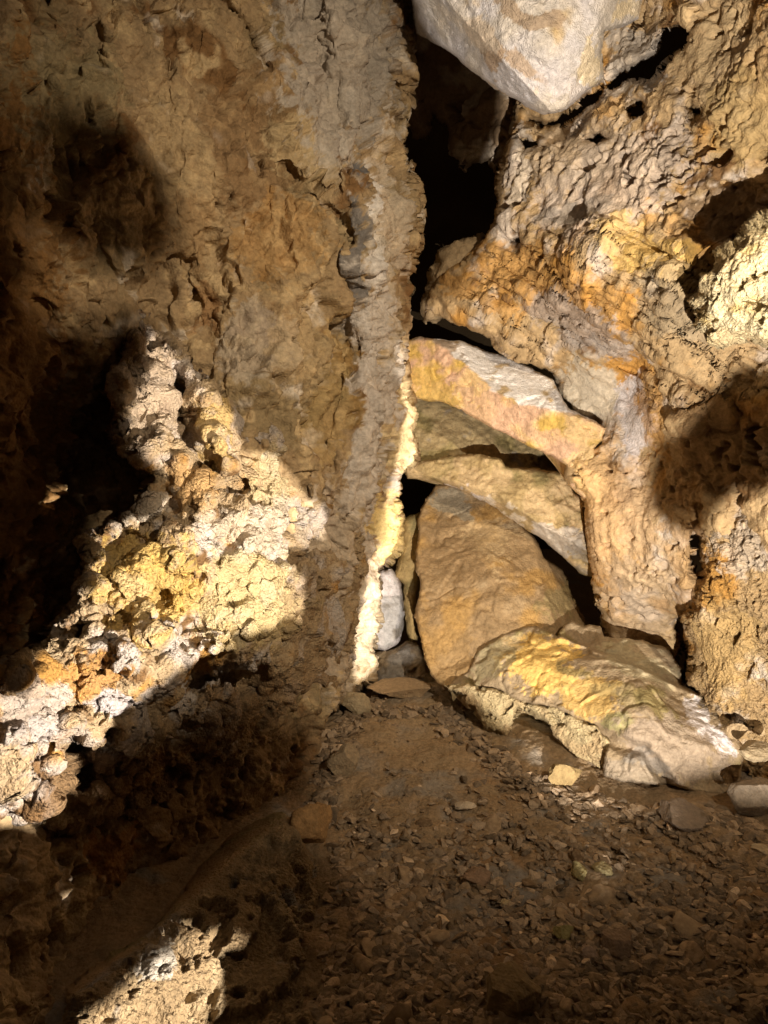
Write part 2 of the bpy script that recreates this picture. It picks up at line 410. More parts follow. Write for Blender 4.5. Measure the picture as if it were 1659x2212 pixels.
def col_ledge(P, X, Y):
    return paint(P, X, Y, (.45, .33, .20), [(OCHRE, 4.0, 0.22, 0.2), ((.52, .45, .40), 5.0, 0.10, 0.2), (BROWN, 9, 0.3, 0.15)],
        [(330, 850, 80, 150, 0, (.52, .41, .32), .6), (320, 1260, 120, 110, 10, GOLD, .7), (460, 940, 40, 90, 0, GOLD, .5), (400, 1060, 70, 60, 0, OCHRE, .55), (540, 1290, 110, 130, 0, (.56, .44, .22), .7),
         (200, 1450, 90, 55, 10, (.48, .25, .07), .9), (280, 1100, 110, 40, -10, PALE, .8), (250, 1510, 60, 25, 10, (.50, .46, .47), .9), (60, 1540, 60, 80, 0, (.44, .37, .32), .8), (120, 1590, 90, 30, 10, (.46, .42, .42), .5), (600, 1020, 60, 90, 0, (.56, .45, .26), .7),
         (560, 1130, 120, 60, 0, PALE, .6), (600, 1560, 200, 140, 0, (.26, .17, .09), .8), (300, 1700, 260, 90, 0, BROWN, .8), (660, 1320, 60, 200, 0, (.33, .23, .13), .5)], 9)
ledge_poly = [(300, 672), (325, 664), (345, 700), (400, 745), (440, 800), (520, 850), (640, 950), (760, 1000), (790, 1200), (770, 1400), (720, 1500), (660, 1620), (520, 1720), (350, 1760), (180, 1790), (110, 1800), (60, 1770), (0, 1765),
    (-250, 1760), (-260, 1440), (0, 1452), (22, 1440), (75, 1388), (112, 1340), (158, 1288), (180, 1210), (160, 1160), (230, 1135), (290, 1098), (322, 1040), (318, 1015), (255, 970), (232, 935), (240, 880), (212, 850), (245, 790), (275, 740)]
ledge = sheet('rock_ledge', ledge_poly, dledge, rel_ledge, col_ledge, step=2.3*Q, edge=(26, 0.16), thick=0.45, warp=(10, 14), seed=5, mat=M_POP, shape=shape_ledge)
tag(ledge, 'brightly lit knobbly ledge of tan and gold cave popcorn jutting from the left wall', 'rock ledge')

# ================================================================== FOREGROUND ROCK bottom left
def f_fore(X, Y):
    # crease line from (575,1790) to (150,2150): left of it a smooth strip falling away
    n = ((X-575)*(2150-1790)-(Y-1790)*(150-575))/math.hypot(425, 360)   # >0 to the lower right
    base = rbf([(600, 1760, 2.85), (560, 1830, 2.6), (430, 1940, 2.3), (330, 2020, 2.0), (230, 2100, 1.8), (150, 2180, 1.65), (100, 2300, 1.55), (480, 2000, 2.15), (480, 2150, 1.92), (350, 2200, 1.76), (690, 1880, 2.52), (690, 2050, 2.12), (690, 2250, 1.82), (480, 2350, 1.75), (620, 1800, 2.68)])(X, Y)
    strip = sm(-n, -4, 60)*0.26+np.clip(n, 0, 200)*0.0006
    return base+strip
fore_poly = [(575, 1765), (610, 1755), (650, 1790), (660, 1820), (695, 1865), (700, 1930), (680, 2000), (665, 2080), (690, 2150), (715, 2400), (60, 2420), (135, 2250), (150, 2140), (250, 2060), (330, 2010), (400, 1920), (430, 1870), (480, 1810), (530, 1785)]
def rel_fore(P, X, Y, E):  # a smooth sloping top, a crusty face
    n = ((X-575)*(2150-1790)-(Y-1790)*(150-575))/math.hypot(425, 360)
    pop = sm(n, 6, 30)
    gap = sm(fbm(warp3(P, 9, .03, 2), 11, 4, 33), 0.0, 0.14)
    return r_popcorn(P, 0.03, 0.012, 31, pop, 0.01, 0.012)-0.035*gap*pop+r_rough(P, 0.012, 4, 32)+r_rough(P, 0.006, 45, 36, 2)
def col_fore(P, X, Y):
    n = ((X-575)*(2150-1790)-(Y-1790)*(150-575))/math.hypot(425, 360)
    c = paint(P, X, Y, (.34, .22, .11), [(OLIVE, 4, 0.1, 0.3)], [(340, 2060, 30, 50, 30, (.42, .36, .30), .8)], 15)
    c2 = paint(P, X, Y, (.27, .19, .105), [((.36, .27, .16), 8, 0.15, 0.3), (GREY, 6, 0.25, 0.15)], [(330, 2060, 40, 60, 30, (.42, .38, .33), .9)], 17)  # crust albedo lowered, putting the face's shade into the colour
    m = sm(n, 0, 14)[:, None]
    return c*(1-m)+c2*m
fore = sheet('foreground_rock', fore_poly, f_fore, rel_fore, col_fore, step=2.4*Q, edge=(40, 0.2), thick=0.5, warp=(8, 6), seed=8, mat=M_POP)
tag(fore, 'dark sloping rock in the lower left foreground with a lit wedge of cave popcorn', 'rock')

# ================================================================== RIGHT WALL + pillar
RIGHT_CTRL = [(1959, -300, 2.0), (1959, 600, 2.2), (1959, 1300, 2.4), (1659, -100, 2.75), (1659, 200, 2.75), (1659, 450, 2.98), (1659, 330, 2.85), (1659, 700, 3.0), (1659, 950, 3.05), (1500, 0, 3.2), (1400, 0, 3.6), (1400, 140, 3.5), (1300, 250, 3.68), (1150, 300, 4.05), (1080, 440, 4.25),
    (1100, 560, 4.1), (940, 660, 4.4), (1050, 700, 4.2), (1300, 600, 3.55), (1200, 480, 3.85), (1500, 550, 3.15), (1400, 350, 3.35), (1500, 720, 3.2), (1560, 820, 3.2), (1200, 790, 4.1), (1300, 780, 3.75), (1380, 850, 3.75), (1430, 900, 3.5), (1280, 900, 4.05), (1330, 980, 3.85), (1250, 1020, 3.9),
    (1300, 1150, 3.85), (1380, 1050, 3.75), (1450, 1250, 3.6), (1560, 1300, 3.5), (1310, 1350, 4.25), (1420, 1390, 4.2), (1470, 1500, 4.25), (1320, 1500, 4.35), (1280, 0, 3.9), (1659, 1500, 3.5)]
dright = rbf(RIGHT_CTRL)
def shape_right(X, Y):
    q = np.stack([X.ravel()/100, Y.ravel()/100, 0*X.ravel()+9], 1)
    s = 0.07*fbm(q, 0.8, 3, 64).reshape(X.shape)
    # overhanging lip that ends along a diagonal
    n = ((X-1110)*(845-600)-(Y-600)*(1560-1110))/math.hypot(450, 245)      # >0 above the line
    s = s-0.10*sm(n, -6, 10)*sm(X, 1130, 1260)*(1-sm(n, 40, 240))*(1-sm(X, 1440, 1560))
    t = ((X-1110)*450+(Y-600)*245)/math.hypot(450, 245)
    qq = np.stack([n.ravel()/30, t.ravel()/330, 0*n.ravel()+2], 1)
    band = sm(sdf(X, Y, [(1060, 540), (1250, 470), (1500, 540), (1659, 620), (1659, 860), (1420, 900), (1200, 770), (1000, 690)]), -40, 40)
    s = s+0.045*band*fbm(qq, 1.0, 4, 88, 0.55, True).reshape(X.shape)
    n2 = ((X-1180)*(790-470)-(Y-470)*(1560-1180))/math.hypot(380, 320)
    s = s-0.03*sm(n2, -5, 14)*sm(X, 1200, 1300)*(1-sm(n2, 20, 160))*(1-sm(Y, 700, 790))
    l = linedist(X, Y, [(1130, 300), (1230, 280), (1350, 190), (1440, 120), (1500, 60)]); s = s+0.07*np.exp(-(l/14)**2)
    l = linedist(X, Y, [(1190, 475), (1260, 440)]); s = s+0.05*np.exp(-(l/10)**2)
    l = linedist(X, Y, [(1320, 960), (1335, 1060), (1340, 1200), (1370, 1370)]); s = s-0.03*np.exp(-(l/40)**2)
    return s
def rel_right(P, X, Y, E):
    stz = sm(sdf(X, Y, [(950, 560), (1150, 490), (1400, 480), (1659, 560), (1659, 860), (1420, 1000), (1250, 960), (1150, 790), (930, 690)]), -60, 40)
    flute = sm(Y, 1000, 1080)*(1-sm(X, 1400, 1460))*(1-0.6*sm(Y, 1150, 1300))
    pop = np.clip(1-stz, 0, 1)*(0.75+0.5*fbm(P, 3, 2, 62))*(1-0.6*flute)
    pop = np.maximum(pop*(1-0.25*flute), 0.9*sm(Y, 1080, 1250))
    h = r_popcorn(P, 0.055, 0.030, 61, pop, 0.03, 0.026)+r_rough(P, 0.05, 3.2, 63)*(1-.6*flute)+r_rough(P, 0.012, 18, 65, 5)
    h = h+r_strata(P, (0.62, -0.5, -0.6), 0.030, 6.5, 10, 66)*stz+r_strata(P, (0.62, -0.5, -0.6), 0.014, 20, 10, 70)*stz+r_facets(P, 0.40, 0.04, 67)*(1-flute)
    h = h+0.022*fbm(P*np.array([1.8, 1.8, .35]), 9, 4, 68)*flute+0.004*perlin(P*np.array([.3, .3, 1]), 80, 3)*flute
    pit = fbm(warp3(P, 8, .04, 6)*np.array([1, 1, 1.3]), 8, 3, 69); h = h-0.12*sm(pit, 0.30, 0.38)*(1-stz)*(1-flute*.7)
    smoothface = sm(sdf(X, Y, [(1210, 800), (1400, 810), (1420, 900), (1390, 1000), (1310, 930)]), -10, 25)
    return h*(1-0.7*smoothface)
def col_right(P, X, Y):
    return paint(P, X, Y, (.42, .295, .16), [(OCHRE, 2.4, 0.2, 0.2), ((.52, .44, .37), 4.0, 0.2, 0.2), (BROWN, 5.0, 0.34, 0.12)],
        [(1330, 400, 200, 110, -25, (.52, .43, .36), .75), (1200, 620, 220, 70, 25, OCHRE, .7), (1400, 540, 130, 50, 25, GOLD, .6), (1260, 700, 130, 45, 28, (.35, .30, .27), .75), (1290, 850, 100, 60, 30, (.54, .47, .37), .9), (1370, 900, 50, 90, -10, LAV, .8),
         (1480, 650, 130, 70, 30, (.34, .27, .18), .7), (1230, 330, 130, 60, -20, (.42, .34, .26), .6), (1250, 450, 90, 30, -20, GREY, .6), (1600, 150, 130, 160, 0, SAND, .6), (1600, 260, 90, 110, 0, (.42, .29, .12), .6), (1590, 470, 110, 80, 0, (.22, .14, .07), .8), (1040, 640, 110, 30, 20, OCHRE, .6), (1120, 370, 22, 110, 10, PALE, .8),  # browner patches around the knob put its shadow into the colour
         (1420, 900, 30, 100, 0, OCHRE, .6), (1270, 1040, 45, 80, 0, (.66, .44, .20), .9), (1310, 1120, 60, 180, 0, (.58, .38, .20), .7), (1380, 1100, 50, 120, 0, (.52, .36, .22), .6), (1380, 1300, 90, 120, 0, (.46, .35, .24), .6), (1370, 130, 80, 60, 0, (.38, .34, .30), .8), (1600, 950, 130, 130, 0, BROWN, .6), (1480, 1180, 50, 160, 0, (.40, .25, .12), .6)], 21)
right_poly = [(1105, 120), (1112, 215), (1100, 300), (1077, 380), (1064, 480), (1042, 520), (1005, 560), (960, 590), (930, 620), (912, 680), (960, 692), (1010, 702), (1060, 728), (1100, 757), (1150, 780), (1200, 808), (1214, 850), (1238, 885), (1290, 918), (1295, 960), (1222, 985),
    (1222, 1040), (1262, 1080), (1266, 1150), (1280, 1220), (1288, 1300), (1308, 1400), (1340, 1600), (1959, 1600), (1959, -300), (1105, -300)]
R_HOLES = [[(1140, 262), (1200, 262), (1240, 232), (1300, 185), (1290, 215), (1250, 250), (1215, 280), (1180, 275)], [(1340, 160), (1420, 118), (1440, 70), (1495, 55), (1485, 90), (1440, 125), (1400, 170), (1360, 175)],
           [(1300, 190), (1350, 150), (1370, 165), (1320, 200)], [(1352, 235), (1380, 225), (1385, 245), (1360, 250)], [(1125, 300), (1160, 305), (1165, 318), (1130, 325)], [(1270, 300), (1300, 285), (1310, 295), (1285, 312)],
           [(1100, 520), (1125, 505), (1133, 520), (1115, 535)], [(1462, 1340), (1480, 1340), (1484, 1480), (1468, 1460)], [(1502, 1150), (1518, 1160), (1520, 1230), (1505, 1280), (1498, 1220)], [(1490, 235), (1510, 240), (1505, 252), (1492, 250)]]
right_wall = sheet('cave_wall', right_poly, dright, rel_right, col_right, step=2.6*Q, edge=(26, 0.18), thick=0.5, warp=(8, 7), seed=11, shape=shape_right, holes=R_HOLES)
tag(right_wall, kind='structure')

# ---- recess rock inside the cleft
rec = [(870, 20), (1000, 100), (1125, 190), (1115, 300), (1080, 345), (1075, 372), (1050, 345), (1020, 350), (1005, 372), (985, 345), (975, 330), (968, 280), (940, 250), (925, 290), (905, 300), (870, 250)]
drec = rbf([(870, 0, 4.7), (1000, 150, 4.8), (1100, 250, 4.6), (1050, 350, 4.7), (930, 300, 5.0)])
def rel_rec(P, X, Y, E): return r_popcorn(P, 0.09, 0.05, 71, None, 0.06)+r_rough(P, 0.08, 4, 72)
recess = sheet('cave_wall', rec, drec, rel_rec, lambda P, X, Y: paint(P, X, Y, (.30, .21, .13), [(PALE, 4, .2, .2)], [], 72), step=4*Q, thick=0.4, warp=(10, 8), seed=12)
tag(recess, kind='structure')
tooth = [(905, 655), (925, 600), (945, 545), (985, 520), (1040, 505), (1060, 540), (1020, 600), (1000, 660), (960, 690), (915, 700)]
o = sheet('cave_wall', tooth, const(4.45), rel_rec, lambda P, X, Y: paint(P, X, Y, (.34, .25, .15), [(PALE, 4, .2, .2)], [], 73), step=3.5*Q, thick=0.4, warp=(10, 8), seed=13)
tag(o, kind='structure')

# ---- far backdrop, coloured near black so the gaps read as shade
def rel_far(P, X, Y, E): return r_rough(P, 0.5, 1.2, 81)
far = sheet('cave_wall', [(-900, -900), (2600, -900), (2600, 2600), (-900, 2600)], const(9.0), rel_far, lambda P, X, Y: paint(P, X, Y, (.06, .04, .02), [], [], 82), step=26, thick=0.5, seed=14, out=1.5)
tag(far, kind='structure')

# ================================================================== HANGING BOULDER (top)
hang = [(880, -260), (890, 0), (897, 72), (930, 90), (980, 122), (1030, 160), (1070, 192), (1110, 215), (1140, 235), (1172, 247), (1200, 245), (1228, 236), (1268, 196), (1303, 174), (1304, 110), (1309, 66), (1400, 44), (1448, 5), (1480, -260)]
dh0 = rbf([(895, 60, 3.7), (1175, 245, 3.5), (1300, 170, 3.5), (1450, 0, 3.5), (1000, -250, 3.3), (1400, -250, 3.2), (1150, 60, 3.35)])
def dhang(X, Y):
    n = ((X-960)*(240-0)-(Y-0)*(1190-960))/math.hypot(230, 240)      # <0 : the lower left facet
    n2 = ((X-1290)*(245-40)-(Y-40)*(1215-1290))/math.hypot(75, 205)
    return dh0(X, Y)+np.clip(-n, 0, 400)*0.0030+np.clip(n2, 0, 400)*0.0022
def rel_hang(P, X, Y, E):
    rim = 1-sm(E, 15, 45)
    pit = sm(fbm(P, 16, 3, 97), .3, .45)
    return r_break(P, 0.16, 0.8, 91)-0.012*pit+r_rough(P, 0.02, 2.5, 92, 3)+r_rough(P, 0.018, 12, 93, 5)+r_strata(P, (0.7, 0, -0.5), 0.010, 14, 4, 95)+r_popcorn(P, 0.05, 0.02, 94, rim*sm(X, 1130, 1220), 0.0)
def col_hang(P, X, Y):
    return paint(P, X, Y, (.50, .45, .40), [((.54, .51, .52), 3.0, 0.0, 0.3), (SAND, 4.0, 0.3, 0.2)],
        [(1050, 95, 75, 26, 40, (.36, .25, .16), .85), (1135, 165, 70, 20, 50, (.40, .29, .20), .8), (1140, 38, 90, 22, 8, (.33, .24, .16), .85), (1220, 190, 70, 40, 0, LAV, .6), (1000, 60, 90, 30, 30, PALE, .6), (1290, 130, 25, 80, 0, CREAM, .6), (1380, 30, 60, 22, 0, CREAM, .6)], 33)
o = sheet('hanging_boulder', hang, dhang, rel_hang, col_hang, fade=1.0, step=2.5*Q, edge=(12, 0.10), thick=0.9, warp=(6, 4), seed=15, mat=M_SMOOTH, cap=True)
tag(o, 'large pale wedge-shaped boulder hanging from the ceiling above the dark cleft', 'boulder')

# ================================================================== LEANING SLABS
def slab(name, poly, ctrl, relief, color, label, cat, **k):
    kw = dict(fade=1.0, step=2.5*Q, edge=(16, 0.10), thick=0.5, warp=(5, 4), cap=True); kw.update(k)
    o = sheet(name, poly, rbf(ctrl), relief, color, **kw)
    return tag(o, label, cat)
orange = [(868, 735), (905, 728), (968, 735), (1000, 733), (1050, 757), (1100, 773), (1150, 795), (1195, 820), (1212, 850), (1226, 880), (1252, 896), (1308, 922), (1302, 950), (1284, 966), (1292, 1000), (1296, 1050), (1262, 1080), (1235, 1060), (1222, 1035),
          (1224, 1005), (1190, 985), (1150, 968), (1110, 946), (1060, 920), (1000, 888), (950, 868), (890, 860), (860, 820)]
CREASE = [(930, 735), (975, 765), (1010, 795), (1060, 842), (1130, 872), (1200, 890), (1260, 905), (1330, 925)]
def shape_orange(X, Y):
    yc = np.interp(X, [c[0] for c in CREASE], [c[1] for c in CREASE])
    up = yc-Y
    return np.where(up > 0, up*0.0026, up*0.0-up*0.0006) - 0.0
def rel_orange(P, X, Y, E):
    vl = np.abs(fbm(warp3(P, 5, .05, 7), 4, 3, 108))
    return r_strata(P, (1, -0.1, -0.45), 0.014, 18, 8, 101)+r_rough(P, 0.02, 2.5, 102)+r_rough(P, 0.010, 16, 103, 5)+r_facets(P, 0.25, 0.012, 104)-0.018*(1-sm(vl, 0, .03))*sm(fbm(P, 3, 2, 109), 0, .2)+r_break(P, 0.09, 0.5, 105)
def col_orange(P, X, Y):
    yc = np.interp(X+30*fbm(P, 8, 3, 5), [c[0] for c in CREASE], [c[1] for c in CREASE])+10*fbm(P, 14, 3, 6)
    c = paint(P, X, Y, (.78, .54, .27), [(PINK, 3.5, 0.05, 0.25), (GOLD, 5, 0.25, 0.2)], [(930, 830, 80, 30, 30, GOLD, .8), (1060, 880, 100, 26, 28, PINK, .7), (1180, 945, 80, 30, 25, PINK, .7), (1255, 1010, 30, 60, 0, (.70, .50, .25), .7)], 43)
    w = paint(P, X, Y, (.78, .74, .72), [(SAND, 7, 0.3, 0.15)], [(900, 755, 80, 40, 10, (.32, .24, .17), .95)], 44)
    m = (sm(yc-Y, -3, 5)*sm(X, 700, 720))[:, None]
    return c*(1-m)+w*m
slab('leaning_slab', orange, [(880, 740, 4.45), (880, 850, 4.4), (1000, 800, 4.25), (1100, 850, 4.1), (1200, 900, 3.95), (1300, 940, 3.85), (1250, 1040, 3.85), (1100, 930, 4.1)], rel_orange, col_orange,
     'long orange slab leaning across the gap, its top face white', 'rock slab', shape=shape_orange, seed=16, mat=M_SMOOTH, edge=(6, 0.04))

def rel_mid(P, X, Y, E):
    return r_strata(P, (1, -0.1, -0.45), 0.018, 10, 5, 111)+r_break(P, 0.12, 0.5, 112)+r_rough(P, 0.015, 30, 113, 3)+r_popcorn(P, .06, .015, 114)
slab('wedged_rock', [(872, 850), (900, 845), (1000, 870), (1120, 930), (1235, 975), (1245, 1070), (1100, 1050), (960, 1040), (876, 1025)], [(880, 860, 4.85), (1000, 900, 4.8), (1200, 1000, 4.7), (900, 1020, 4.6), (1100, 1040, 4.65)], rel_mid,
     lambda P, X, Y: paint(P, X, Y, (.34, .26, .14), [(OLIVE, 4, .1, .2), (GREY, 6, .3, .15)], [(1180, 1000, 40, 20, 0, DARK, .7)], 52), 'dark olive rock wedged just beneath the orange slab', 'rock', seed=17, step=3*Q)  # dark patch paints the upper slab's shadow into the gap
lower = [(866, 1008), (900, 1000), (960, 985), (1040, 982), (1082, 990), (1096, 1008), (1150, 1012), (1180, 1016), (1225, 1022), (1240, 1062), (1264, 1082), (1266, 1150), (1282, 1222), (1290, 1252), (1252, 1238), (1212, 1198), (1150, 1152), (1100, 1118), (1050, 1088), (1000, 1062), (940, 1036), (880, 1034)]
def shape_lower(X, Y):
    yc = np.interp(X, [860, 980, 1080, 1180, 1290], [1015, 1040, 1072, 1140, 1200])
    dn = Y-yc
    return np.where(dn > 0, dn*0.0042, -dn*0.001)
slab('leaning_slab', lower, [(880, 1020, 4.5), (1000, 1020, 4.4), (1100, 1050, 4.3), (1250, 1100, 4.15), (1260, 1220, 4.15)], rel_mid,
     lambda P, X, Y: paint(P, X, Y, (.38, .28, .14), [(OLIVE, 4, .2, .2), (SAND, 6, .1, .2)], [(1010, 1060, 50, 12, 30, LAV, .9), (1080, 1105, 60, 16, 30, (.62, .54, .44), .9), (1200, 1170, 70, 26, 38, (.50, .44, .38), .9), (1255, 1200, 30, 40, 40, GREY, .6)], 53),
     'ochre slab with a pale lower edge leaning between the orange slab and the upright slab', 'rock slab', shape=shape_lower, seed=18, edge=(10, 0.06))
upright = [(940, 1050), (965, 1044), (1010, 1058), (1060, 1075), (1095, 1108), (1130, 1135), (1158, 1160), (1175, 1205), (1215, 1235), (1240, 1290), (1268, 1345), (1262, 1420), (1100, 1540), (985, 1505), (945, 1475), (915, 1420), (908, 1380), (898, 1330), (905, 1260), (897, 1200), (900, 1130), (918, 1080)]
def shape_up(X, Y):
    xc = np.interp(Y, [1050, 1160, 1250, 1400], [1110, 1150, 1172, 1215])
    return np.clip(X-xc, 0, 999)*0.0055
def rel_up(P, X, Y, E):
    vl = np.abs(fbm(warp3(P, 5, .05, 7), 3, 3, 128))
    return -0.02*(1-sm(vl, 0, .03))*sm(fbm(P, 2.5, 2, 129), 0, .2)+r_break(P, 0.14, 0.6, 122)+r_rough(P, 0.014, 14, 123, 5)+r_facets(P, 0.3, 0.018, 124)+r_strata(P, (0.35, 0, 1), 0.008, 14, 4, 125)
slab('upright_slab', upright, [(950, 1050, 4.75), (1060, 1080, 4.7), (900, 1250, 4.35), (1050, 1250, 4.25), (1150, 1250, 4.25), (920, 1400, 4.1), (1050, 1450, 3.93), (1250, 1350, 4.1)], rel_up,
     lambda P, X, Y: paint(P, X, Y, (.28, .19, .10), [((.36, .26, .15), 4, .2, .2), ((.36, .22, .08), 3, .1, .2)], [(985, 1085, 50, 22, 20, (.26, .22, .16), .95), (1130, 1130, 26, 26, 30, (.28, .23, .17), .9), (1060, 1160, 70, 60, 0, SAND, .6), (950, 1420, 60, 80, 0, (.30, .19, .08), .6), (1220, 1290, 40, 60, 40, OLIVE, .6)], 54),
     'broad upright ochre slab leaning back behind the fallen boulder', 'rock slab', shape=shape_up, seed=19, edge=(8, 0.05), warp=(9, 6), mat=M_ROCK)
slab('wedged_rock', [(866, 1120), (905, 1105), (915, 1130), (905, 1290), (898, 1400), (880, 1390), (870, 1260), (850, 1245), (864, 1200)], [(870, 1120, 4.85), (905, 1150, 4.8), (880, 1300, 4.75), (900, 1400, 4.7)], rel_up,
     lambda P, X, Y: paint(P, X, Y, (.38, .27, .12), [(OLIVE, 4, .2, .2)], [], 55), 'narrow brown rock strip left of the upright slab', 'rock', seed=20)
slab('wedged_rock', [(800, 1235), (845, 1228), (868, 1262), (876, 1320), (862, 1390), (830, 1408), (800, 1400)], [(810, 1240, 4.7), (860, 1260, 4.75), (810, 1400, 4.6), (870, 1390, 4.6)], rel_up,
     lambda P, X, Y: paint(P, X, Y, (.42, .41, .42), [(LAV, 5, .1, .2), (GREY, 6, .2, .2)], [], 56), 'grey blocky rock wedged beside the bottom of the bright popcorn edge', 'rock', seed=21)
slab('wedged_rock', [(805, 1410), (850, 1400), (880, 1385), (905, 1395), (925, 1440), (955, 1480), (930, 1490), (860, 1480), (805, 1490)], [(810, 1410, 4.6), (950, 1480, 4.4), (810, 1490, 4.45), (880, 1400, 4.6)], rel_mid,
     lambda P, X, Y: paint(P, X, Y, (.30, .23, .15), [(GREY, 5, .1, .2)], [], 57), 'low dark rock at the foot of the upright slab', 'rock', seed=22)

# ================================================================== FLOOR
def floor_h(x, y):
    p = np.stack([np.asarray(x, float).ravel(), np.asarray(y, float).ravel(), 0*np.asarray(x, float).ravel()], 1)
    z = 0.05*fbm(p, 1.3, 3, 201)
    z = z.reshape(np.shape(x))+0.02*(np.asarray(y)-2.5)+0.02*np.asarray(x)
    z = z+0.10*np.exp(-((np.asarray(x)-0.15)/0.45)**2-((np.asarray(y)-4.15)/0.45)**2)
    z = z+0.05*np.exp(-((np.asarray(x)-0.95)/0.7)**2-((np.asarray(y)-3.45)/0.25)**2)
    return z
def floor_pt(px, py):
    px = np.asarray(px, float); py = np.asarray(py, float)
    r = ray(px, py); d = np.full(px.shape, 2.0)
    z = np.zeros(px.shape)
    for _ in range(12):
        d = (z-CAM[2])/r[..., 2]
        p = CAM+r*d[..., None]
        z = floor_h(p[..., 0], p[..., 1])
    return p
fx = np.concatenate([np.arange(-4, -1.8, 0.08), np.arange(-1.8, 2.4, 0.0125*Q), np.arange(2.4, 4.5, 0.08)])
fy = np.concatenate([np.arange(-2.5, 1.4, 0.08), np.arange(1.4, 5.3, 0.0125*Q), np.arange(5.3, 9, 0.12)])
FX, FY = np.meshgrid(fx, fy)
FZ = floor_h(FX, FY)
FP = np.stack([FX.ravel(), FY.ravel(), FZ.ravel()], 1)
f1, f2, idn = worley(FP*np.array([1, 1, 0])+0.03*np.stack([perlin(FP, 9, 1), perlin(FP, 9, 2), 0*FP[:, 0]], 1), 14, 203)
dens = sm(fbm(FP, 1.6, 2, 205)-0.35*(FP[:, 1]-3.0), -0.3, 0.3)
FP[:, 2] += 0.022*dens*(J[idn, 1]-0.3)*np.clip((f2-f1)*4, 0, 1)+r_rough(FP, 0.03, 6, 206, 4)+r_rough(FP, 0.012, 38, 207, 3)
ii = np.arange(FX.size).reshape(FX.shape)
fq = np.stack([ii[:-1, :-1].ravel(), ii[:-1, 1:].ravel(), ii[1:, 1:].ravel(), ii[1:, :-1].ravel()], 1)
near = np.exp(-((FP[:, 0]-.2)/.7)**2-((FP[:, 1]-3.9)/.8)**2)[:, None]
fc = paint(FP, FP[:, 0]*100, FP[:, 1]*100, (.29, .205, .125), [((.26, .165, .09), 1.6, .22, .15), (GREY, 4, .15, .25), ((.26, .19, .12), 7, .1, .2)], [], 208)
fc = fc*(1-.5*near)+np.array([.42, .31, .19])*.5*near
M_DUST = rock_material('dusty_rock', rough=0.97, spec=0.08, bump=0.45, fine=160, beads=60)
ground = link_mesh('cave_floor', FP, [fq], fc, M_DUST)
tag(ground, kind='structure')

# ================================================================== FALLEN BOULDER
boulder = [(955, 1492), (975, 1470), (1012, 1450), (1035, 1405), (1090, 1366), (1148, 1348), (1185, 1362), (1203, 1372), (1215, 1352), (1238, 1340), (1258, 1352), (1292, 1352), (1308, 1372), (1400, 1385), (1440, 1400), (1474, 1445), (1474, 1480), (1518, 1500), (1568, 1548),
           (1610, 1618), (1602, 1680), (1570, 1722), (1500, 1712), (1440, 1692), (1400, 1694), (1340, 1690), (1300, 1672), (1310, 1600), (1280, 1568), (1200, 1530), (1120, 1510), (1060, 1485)]
BC = [(960, 1490, 4.15), (1100, 1366, 4.2), (1240, 1350, 4.15), (1440, 1410, 3.95), (1100, 1450, 3.95), (1250, 1450, 3.85), (1200, 1525, 3.75), (1300, 1590, 3.55), (1400, 1500, 3.6), (1350, 1680, 3.42), (1500, 1600, 3.4), (1600, 1620, 3.4), (1500, 1700, 3.38), (1080, 1490, 3.95), (1570, 1720, 3.35), (1480, 1480, 3.8)]
dboul = rbf([(a, b, c-0.24) for a, b, c in BC])
def shape_boul(X, Y):
    l = linedist(X, Y, [(1225, 1375), (1300, 1400), (1380, 1440), (1460, 1478)])
    n = ((X-1225)*(1478-1375)-(Y-1375)*(1460-1225))/math.hypot(235, 103)
    s = 0.10*sm(n, -4, 8)*sm(X, 1190, 1250)
    s = s+0.07*np.exp(-(linedist(X, Y, [(1290, 1575), (1330, 1610), (1390, 1620), (1440, 1690)])/14)**2)
    return s
def rel_boul(P, X, Y, E):
    return r_break(P, 0.22, 0.75, 131)+r_rough(P, 0.015, 3.5, 132)+r_rough(P, 0.022, 14, 133, 6)-0.02*(1-sm(np.abs(fbm(warp3(P, 4, .06, 3), 3, 4, 138)), 0, .025))*sm(fbm(P, 2, 2, 139), -.1, .15)+r_facets(P, 0.16, 0.03, 134)
def col_boul(P, X, Y):
    return paint(P, X, Y, (.33, .25, .16), [((.40, .31, .20), 3, .15, .2), (OLIVE, 4, .22, .15)],
        [(1160, 1440, 100, 60, 10, (.66, .44, .14), .95), (1270, 1500, 80, 50, 20, (.60, .40, .14), .85), (1090, 1390, 50, 14, -20, CREAM, .6), (1200, 1370, 40, 20, 0, OLIVE, .8), (1060, 1420, 30, 50, 30, (.32, .27, .16), .8), (1240, 1440, 40, 14, 20, OLIVE, .8), (1350, 1560, 50, 26, 0, (.30, .27, .13), .85), (1340, 1500, 60, 14, 20, OLIVE, .6),
         (1380, 1430, 90, 36, 20, (.40, .34, .22), .8), (1530, 1570, 70, 26, 52, (.66, .62, .64), .95), (1450, 1620, 110, 70, 20, (.33, .26, .20), .85), (1360, 1690, 90, 40, 10, (.30, .25, .20), .7), (1400, 1650, 40, 26, 0, GREY, .7)], 61)
fb = bpy.data.objects.new('fallen_boulder', None); col.objects.link(fb); fb.location = tuple(floor_pt(1350, 1700))
tag(fb, 'big fallen boulder with yellow stained top and popcorn underside on the cave floor', 'boulder')
sheet('boulder_top', boulder, dboul, rel_boul, col_boul, fade=1.0, step=2.4*Q, edge=(7, 0.05), thick=0.75, warp=(6, 5), seed=23, cap=True, parent=fb, shape=shape_boul)
